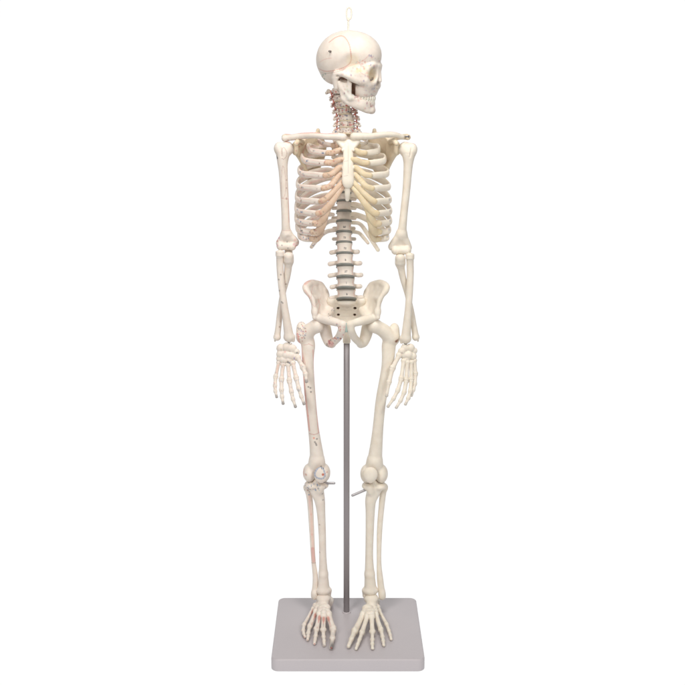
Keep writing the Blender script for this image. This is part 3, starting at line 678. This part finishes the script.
for s in (-1, 1): b.tri((346.5+s*4, 300.5, -5), (346.5+s*17, 298.6, -11), (346.5+s*15, 314, -15), 1.8, k=1.5); b.tri((346.5+s*4, 300.5, -5), (346.5+s*5, 316, -16), (346.5+s*15, 314, -15), 1.8, k=1.5)
b.path([(346.5, 300, -6, 7), (346.5, 310, -14, 6.4), (346.5, 320, -17, 5), (346.5, 328, -13, 3)], k=2, flat=(0, -1, 0), fac=.7)
for x, y, n in [(338.2, 308, -11), (354.9, 308, -11), (338.4, 315, -14), (354.7, 315, -14), (339.5, 321, -16), (353.5, 321, -16)]: b.e((x, y, n+2), (1.6, 6.5, 1.3), k=.6, sub=True); dot(b, x, y, n, 1.3, BROWN, .6)
for y in (310.6, 317.5): line(b, [(341, y), (352, y)], -5, .4, (.4, .33, .25), .35)
for x in (343, 351): dot(b, x, 307, -5, .5, DARK, .25)
sac = bone('sacrum', b, IVORY, skel)
b = Bone(.35); b.cyl(P(346.4, 327.3, 20.5), 1.35, 3.0, 4.6, waist=.0, k=.1, rnd=.6)
bone('pubic_disc', b, bone_mat('symphysis_rubber', (.40, .52, .47), (.33, .43, .40), sss=0), skel)

# ================================================================ LEGS
def femur(s, head, tro, shaft, cl, cm, yb, mk_, mat):
    b = Bone(.52)
    b.e((head[0], head[1], 6), (6.9, 6.9, 6.9), k=1)
    b.path([(head[0], head[1], 6, 6.2), ((head[0]*.55+tro[0]*.45), (head[1]+tro[1])/2+2.6, 4, 7.0), (tro[0]-s*4, tro[1]+7, 2, 7.4)], k=2.5)
    b.e((tro[0], tro[1]-.5, -1), (5.0, 6.7, 7.0), k=2); b.e((tro[0]+s*1.0, tro[1]+7, 1), (4.4, 5.6, 7.0), k=3)
    b.e((tro[0]-s*8.6, tro[1]+19, -4), (3.2, 4.6, 4.5), k=4)
    b.path([(tro[0]-s*4.0, tro[1]+5, 1, 6.0), (shaft[0][0]+(.2 if s < 0 else .6), tro[1]+15, 2, 7.0)]+shaft, n=6, k=2)
    xm = (cl+cm)/2
    x_, y_, n_, r_ = shaft[-1]
    for cx2, w in ((cl, 1), (cm, 1)):
        d = 1 if cx2 > xm else -1
        b.path([(x_, y_-3, n_, r_), (cx2-d*6.8, yb-12, 3, 4.2)], k=2)
        b.e((cx2-d*6.4, yb-10.3, 1), (6.5, 9.4, 9.4), k=2)
    b.e((xm, yb-5, -9), (3, 9, 9), k=2, sub=True)
    b.e((xm, yb-8, 14), (4, 4, 8), k=2, sub=True)
    mk_(b); return bone('femur', b, mat, skel)
def mk(b):
    for _ in range(46): dot(b, random.gauss(301.5, 2.6), random.gauss(331, 4.6), 5, random.uniform(.45, .8), random.choice([DARK, BLUE, (.3, .2, .45), RED]), .55)
    line(b, [(297.5, 334), (299.5, 345), (302.5, 358), (303.5, 375), (305.5, 395), (308, 415), (309.5, 430)], 7, .9, PINK, .75)
    line(b, [(313, 350), (314.3, 375), (316, 400), (318.5, 432)], 7, .55, (.75, .25, .22), .5)
    line(b, [(304, 345), (309, 343.5), (313, 346)], 7, .4, RED, .35); line(b, [(301, 345), (305, 362), (305.5, 375)], 7, .4, PINK, .5)
    line(b, [(309.5, 433), (314, 433.5), (319, 432.5)], 7, .4, RED, .5); dot(b, 314, 437, 7, 1.1, (.8, .2, .1), .7)
    for x, y in [(310.5, 387), (311, 391), (308.5, 386), (315, 441), (316.5, 444), (316, 442.5), (317, 438)]: dot(b, x, y, 7, 1.0, DARK, .65)
    dot(b, 306, 474, 7, 1.2, (.5, .2, .15), .6); dot(b, 321, 467, 12, 1, DARK, .6); line(b, [(304, 470), (303.5, 478)], 8, .5, PINK, .5)
femur(PL, (317, 325.8), (301.4, 329), [(307.9, 357, 4, 6.0), (308.3, 370, 5, 5.6), (310.4, 400, 6, 5.5), (313, 425, 6, 5.4), (315.2, 442, 5, 6.0), (316.8, 456, 4, 7.0), (316.8, 464, 4, 7.5)], 303.0, 330.2, 483, mk, IVORY_P)
def mk(b): dot(b, 396.2, 340.8, 4, 1.5, BROWN, .9); dot(b, 397.4, 339.6, 4, 1.0, BROWN, .8)
femur(PR, (374.6, 325.8), (394.4, 330.5), [(388.2, 358, 4, 6.3), (386.4, 372, 5, 5.7), (381, 400, 6, 5.3), (378.3, 425, 6, 5.3), (376.7, 442, 5, 6.0), (375.2, 456, 4, 7.0), (374.6, 464, 4, 7.5)], 387.8, 360.4, 484, mk, IVORY)
def patella(x, y, paint, mat):
    b = Bone(.42); b.e((x, y, 14), (7.4, 3.6, 7.6), k=1); b.e((x, y+4, 14), (4.4, 3, 5), k=2)
    if paint:
        outline(b, x-1, y-.5, 18, 4.8, 5.2, (.25, .35, .5), .6, .6); outline(b, x-1, y-.5, 18, 5.6, 6.2, (.2, .25, .4), .4, .5); dot(b, x+2, y+.5, 18, 1.4, (.5, .1, .05), .9); number(b, x+1.5, y-5.5, 18, DARK, .9); dot(b, x+6, y-2, 16, .8, RED, .5)
    bone('patella', b, mat, skel)
patella(321, 474.3, True, IVORY_P); patella(370.4, 474.3, False, IVORY)
def shank(s, tib, plat, fib, distal, mk1, mk2, mat):
    b = Bone(.5); xl, xr, yt = plat
    for a in (0, 1):
        x = xl+6.6 if a == 0 else xr-6.6
        b.e((x, yt+3.8, 1), (6.8, 9.2, 4.0), k=2)
    b.e(((xl+xr)/2, yt+.8, 2), (3.4, 3.4, 3.6), k=2)
    b.path([((xl+xr)/2, yt+4, 1, 5.5), ((xl+xr)/2, yt+8, 1, 7)]+tib, n=6, k=3)
    b.e((tib[0][0], yt+9, 8), (3.4, 3.4, 4.6), k=3)                                   # tuberosity
    x0, x1, yb = distal; xm = (x0+x1)/2
    b.path([tib[-1], (xm, yb-5, 4, 6.2)], k=2); b.e((xm, yb-4.2, 4), ((x1-x0)/2, 6.4, 4.4), k=2)
    xmed = x1-2.2 if s < 0 else x0+2.2
    b.path([(xmed, yb-4, 4, 2.6), (xmed, yb+1.5, 4, 2.0)], k=1.5)
    mk1(b); bone('tibia', b, mat, skel)
    b = Bone(.42); b.path(fib, n=6, k=1); x, y, n, r = fib[0]; b.e((x, y, n), (4.2, 4.2, 4.6), k=1.5)
    x, y, n, r = fib[-1]; b.e((x, y-2.5, n), (3.3, 3.8, 5.6), k=1.5)
    mk2(b); bone('fibula', b, mat, skel)
def m1(b):
    for _ in range(36): dot(b, random.uniform(305, 321), random.uniform(482, 490), 8, random.uniform(.5, .9), random.choice([BLUE, DARK, (.2, .3, .45), (.5, .55, .6)]), .6)
    line(b, [(325.5, 486), (325, 500)], 5, .5, (.2, .22, .3), .5); dot(b, 322.5, 494, 8, .9, DARK, .5); dot(b, 323, 500, 8, .9, DARK, .45)
    for y in (524, 552): dot(b, 319.6, y, 5, .9, BROWN, .4)
def m2(b):
    for _ in range(22): dot(b, random.uniform(303, 311), random.uniform(482, 496), 2, random.uniform(.5, .9), random.choice([BLUE, DARK, RED, (.2, .3, .4)]), .55)
    line(b, [(309, 497), (311, 515), (312, 535), (313, 549)], 3, 1.3, (.72, .40, .34), .42); line(b, [(312.5, 549), (313.6, 561)], 3, 1.8, (.62, .22, .2), .5)
    line(b, [(311, 563), (316, 563)], 3, .4, BROWN, .5)
shank(PL, [(319.6, 500, 4, 5.4), (321, 512, 4, 4.3), (322.2, 532, 4, 3.7), (322.8, 556, 4, 3.6), (323.4, 574, 4, 4.5)], (304.5, 328.5, 481), [(307.6, 487.5, -3, 3.4), (310, 502, -2, 2.9), (311.7, 530, -1, 2.5), (313.4, 560, 1, 2.2), (315.4, 578, 2, 2.7), (314.4, 596.5, 3, 3.1)], (316, 331.2, 594.5), m1, m2, IVORY_P)
shank(PR, [(370.8, 500, 4, 5.6), (370.2, 512, 4, 4.6), (369.7, 532, 4, 4.1), (369.2, 556, 4, 3.9), (369.6, 574, 4, 4.9)], (362.0, 386.5, 482), [(383.8, 487.5, -3, 3.4), (382.0, 502, -2, 3.0), (379.6, 530, -1, 2.7), (379.0, 560, 1, 2.3), (380.0, 578, 2, 3.1), (382.2, 596.5, 3, 3.5)], (362.4, 378.4, 594.5), no, no, IVORY)
for pts, tip in (([(319, 483.2, 4, 1.25), (334.2, 483.2, 4, 1.25)], 0), ([(352.6, 495.4, 6, 1.35), (366, 489.6, 4, 1.35)], 0)):
    b = Bone(.28); b.path(pts, k=.2); bone('knee_pin', b, PIN, skel)

# ================================================================ FEET (standing on the board)
def foot(s, ank, rays, heel_x, paint, mat):
    ax, ay = ank
    b = Bone(.45)
    t = P(ax, ay, 6)
    b.ell(t, (7.2, 8, 5.2), k=1); b.ell(t+np.array([0, -9, -3]), (5.2, 6, 4.4), k=2.5)
    hp = P(heel_x, ay, -8); 
    b.cones([(t+np.array([0, 1, -4]), 4.8), (np.array([hp[0], 6, 7.5]), 4.6), (np.array([hp[0], 15, 5.6]), 5.2)], k=2.5)        # heel
    b.cones([(t+np.array([0, -3, -5]), 4.6), (t+np.array([0, -16, -7.5]), 4.4)], k=2)
    bases = [G(*r[0]) for r in rays]
    for i, q in enumerate(bases):   # wedge bones
        e_ = q+nrm(t-q)*3.2; b.ell(e_, (3.4, 4.2, 3.5 if i < 4 else 3), k=.8)
        b.ell(q+nrm(t-q)*8.5+np.array([0, 0, -.5]), (3.6, 4.0, 3.6), k=1.0)
    m_ = (bases[0]+bases[1])/2; b.ell(m_+nrm(t-m_)*11+np.array([0, 0, .5]), (5.6, 3.6, 4.2), k=1.0)
    for x, y, c_ in paint: p = G(x, y, 12); b.marks.append((p, p, 1.3, c_, .7, True))
    fb = bone('foot', b, mat, skel)
    for i, ry in enumerate(rays):
        pts = [G(*r) for r in ry]; n = len(pts)-1
        for j in range(n):
            big = i == 0
            r = [(3.0, 2.1, 2.8), (2.3, 1.75, 2.0), (2.0, 1.6, 1.8), (1.8, 1.45, 1.4)][j if n == 4 else (j if j < 2 else 3)]
            f = 1.3 if big else (1 if i < 4 else .93)
            if j == 0 and i == 4: r = (2.6, 1.7, 2.3)
            w = seg(pts[j], pts[j+1], *[v*f for v in r], g=.05)
            if paint:
                if j == 0: p = pts[0]+(pts[1]-pts[0])*.12; w.marks.append((p, p, 1.6, (.5, .08, .05), .6, True)); q = pts[0]+(pts[1]-pts[0])*.35; w.marks.append((q, q, .8, RED, .4, True))
                if big and j > 0: p = (pts[j]+pts[j+1])/2; w.marks.append((p, p, 2.0, DARK, .8, True))
                for _ in range(2): p = pts[j]+(pts[j+1]-pts[j])*random.random(); w.marks.append((p, p, .9, random.choice([PINK, RED, DARK]), .3, True))
            bone('metatarsal' if j == 0 else 'toe_bone', w, mat, fb)
foot(PL, (323.4, 598.4), [[(328, 614, 12), (333.2, 629.5, 5.5), (332.4, 638.5, 4.6), (331.2, 648, 3)],
     [(323.8, 615, 13), (323.2, 630.5, 5.5), (323.6, 637, 4.5), (324, 641, 3.5), (324.2, 645.5, 2)],
     [(319.8, 613.5, 12.5), (316.4, 630, 5), (315.6, 636.3, 4), (315, 640, 3), (314.4, 643.8, 2)],
     [(316.2, 611, 10.5), (309.6, 627, 4.5), (308.3, 633, 3.8), (308, 636.6, 3), (307.6, 640, 2)],
     [(313.6, 608, 7.5), (304, 625, 4), (303.2, 630.6, 3.5), (303.8, 633.8, 2.6), (305, 637, 2)]], 328.5, [(326, 617, RED), (329, 620, RED), (327, 621, (.7, .2, .1)), (320, 618, RED), (312, 619, (.6, .2, .1))], IVORY_P)
foot(PR, (371.2, 598.6), [[(363.6, 614, 12), (354.4, 632, 5.5), (351.2, 639.6, 4.6), (348.4, 646.6, 3)],
     [(367.4, 616, 13), (361.8, 633.5, 5.5), (359.4, 640, 4.5), (357.8, 644.3, 3.5), (356, 649, 2)],
     [(371.6, 616, 13), (372.4, 632.5, 5), (372.3, 640, 4), (372.3, 644, 3), (372.6, 648.6, 2)],
     [(375.6, 614, 11), (381.0, 630.5, 4.6), (382.6, 637, 3.8), (383.2, 641, 3), (383.8, 645.4, 2)],
     [(378.8, 610, 8), (386.6, 624.5, 4.2), (389.0, 631, 3.5), (390.2, 635, 2.8), (391.2, 639.4, 2)]], 375, [], IVORY)

# ================================================================ STAND
W2 = 70.7; yf = -1135.0+7.29*141.4; CXb = P(347.5, 612, 0)[0]
def slab(x0, x1, y0, y1, z0, z1, rc, rb, n=8, m=5):
    V = []; Fc = []
    prof = []      # (inset, z)
    for i in range(m+1): a = math.pi/2*i/m; prof.append((rb*.5*(1-math.sin(a)), z0+rb*.5*(1-math.cos(a))))
    prof = prof[::1]
    for i in range(m+1): a = math.pi/2*i/m; prof.append((rb*(1-math.cos(a)), z1-rb*(1-math.sin(a))))
    ring = 4*(n+1)
    for ins, z in prof:
        for q, (cx, cyy) in enumerate([(x1-rc, y1-rc), (x0+rc, y1-rc), (x0+rc, y0+rc), (x1-rc, y0+rc)]):
            for i in range(n+1):
                a = math.pi/2*(q+i/n); V.append((cx+(rc-ins)*math.cos(a), cyy+(rc-ins)*math.sin(a), z))
    for j in range(len(prof)-1):
        for i in range(ring): k = (i+1) % ring; Fc.append([j*ring+i, j*ring+k, (j+1)*ring+k, (j+1)*ring+i])
    Fc.append(list(range(ring))[::-1]); Fc.append([(len(prof)-1)*ring+i for i in range(ring)])
    return V, Fc
V, Fc = slab(CXb-W2, CXb+W2, yf, yf+141.4, -12.2, 0, 7, 2.0)
board = link('base_board', V, Fc, BOARD, stand)
rx = P(346.6, 480, 0)[0]
def tube(x, y, z0, z1, r, n=40, bev=.3):
    V = []; prof = [(r-bev, z0), (r, z0+bev), (r, z1-bev), (r-bev, z1)]
    for rr, z in prof:
        for i in range(n): a = 2*math.pi*i/n; V.append((x+rr*math.cos(a), y+rr*math.sin(a), z))
    Fc = [[j*n+i, j*n+(i+1) % n, (j+1)*n+(i+1) % n, (j+1)*n+i] for j in range(3) for i in range(n)]
    Fc.append(list(range(n))[::-1]); Fc.append([3*n+i for i in range(n)]); return V, Fc
ztop = P(346.6, 343, 0)[2]
V, Fc = tube(rx, 0, .05, ztop+12, 2.95); link('upright_rod', V, Fc, STEEL, stand)
V, Fc = tube(rx, 0, -.5, 1.0, 4.3); link('rod_collar', V, Fc, BOARD, stand)
V, Fc = tube(rx, 0, ztop, P(346.6, 322, 0)[2], 3.7, bev=.6); sk = link('rod_socket', V, Fc, PALE, sac)

# ================================================================ SURROUND: white studio sweep, glowing by its own emission
me_v = []; me_f = []
prof = [(-.45, 0)]; prof += [(.9, 0)]
for i in range(1, 13): a = math.pi/2*i/12; prof.append((.9+.5*math.sin(a), .5*(1-math.cos(a))))
prof += [(1.4, 1.6)]
for y, z in prof:
    for x in (-1.5, 1.5): me_v.append((x/S, y/S, z/S-12.25))
for i in range(len(prof)-1): me_f.append([2*i, 2*i+1, 2*i+3, 2*i+2])
m, nt, bs = node_mat('glowing_white_sweep')
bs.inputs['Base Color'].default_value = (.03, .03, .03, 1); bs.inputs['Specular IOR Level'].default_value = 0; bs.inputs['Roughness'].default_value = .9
bs.inputs['Emission Color'].default_value = (1, 1, 1, 1); bs.inputs['Emission Strength'].default_value = 1.0  # white is emitted over a near-black base, not light from the softboxes
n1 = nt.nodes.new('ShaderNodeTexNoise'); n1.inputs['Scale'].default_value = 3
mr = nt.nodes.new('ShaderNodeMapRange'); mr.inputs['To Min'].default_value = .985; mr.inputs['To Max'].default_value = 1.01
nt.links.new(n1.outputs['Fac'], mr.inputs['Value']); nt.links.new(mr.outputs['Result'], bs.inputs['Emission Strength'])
bd = link('backdrop', me_v, me_f, m); bd['kind'] = 'structure'; bd['label'] = 'self-glowing white seamless studio sweep behind and under the skeleton'

sc = bpy.context.scene
w = bpy.data.worlds.new('World'); sc.world = w; w.use_nodes = True
w.node_tree.nodes['Background'].inputs['Color'].default_value = (.95, .97, 1, 1); w.node_tree.nodes['Background'].inputs['Strength'].default_value = .12
def area(loc, target, size, power, colr=(1, .97, .93)):
    l = bpy.data.lights.new('softbox', 'AREA'); l.shape = 'RECTANGLE'; l.size, l.size_y = size; l.energy = power; l.color = colr
    o = bpy.data.objects.new('softbox', l); col.objects.link(o); o.location = loc
    from mathutils import Vector
    o.rotation_euler = (Vector(target)-Vector(loc)).to_track_quat('-Z', 'Y').to_euler()
area((-.7, -1.5, 1.35), (0, 0, .55), (.5, .7), 15.5)
area((.75, -1.5, 1.35), (0, 0, .6), (.5, .7), 13.5)
area((0, -.5, 1.65), (0, -.02, .3), (.6, .5), 9)

cam = bpy.data.cameras.new('camera'); co = bpy.data.objects.new('camera', cam); col.objects.link(co); sc.camera = co
cam.sensor_fit = 'HORIZONTAL'; cam.sensor_width = 36; cam.lens = 36*F/685; cam.clip_start = .01; cam.clip_end = 50
co.location = CAM*S; co.rotation_euler = (math.pi/2-T, 0, 0)
sc.view_settings.view_transform = 'Standard'; sc.view_settings.look = 'None'; sc.view_settings.exposure = 0
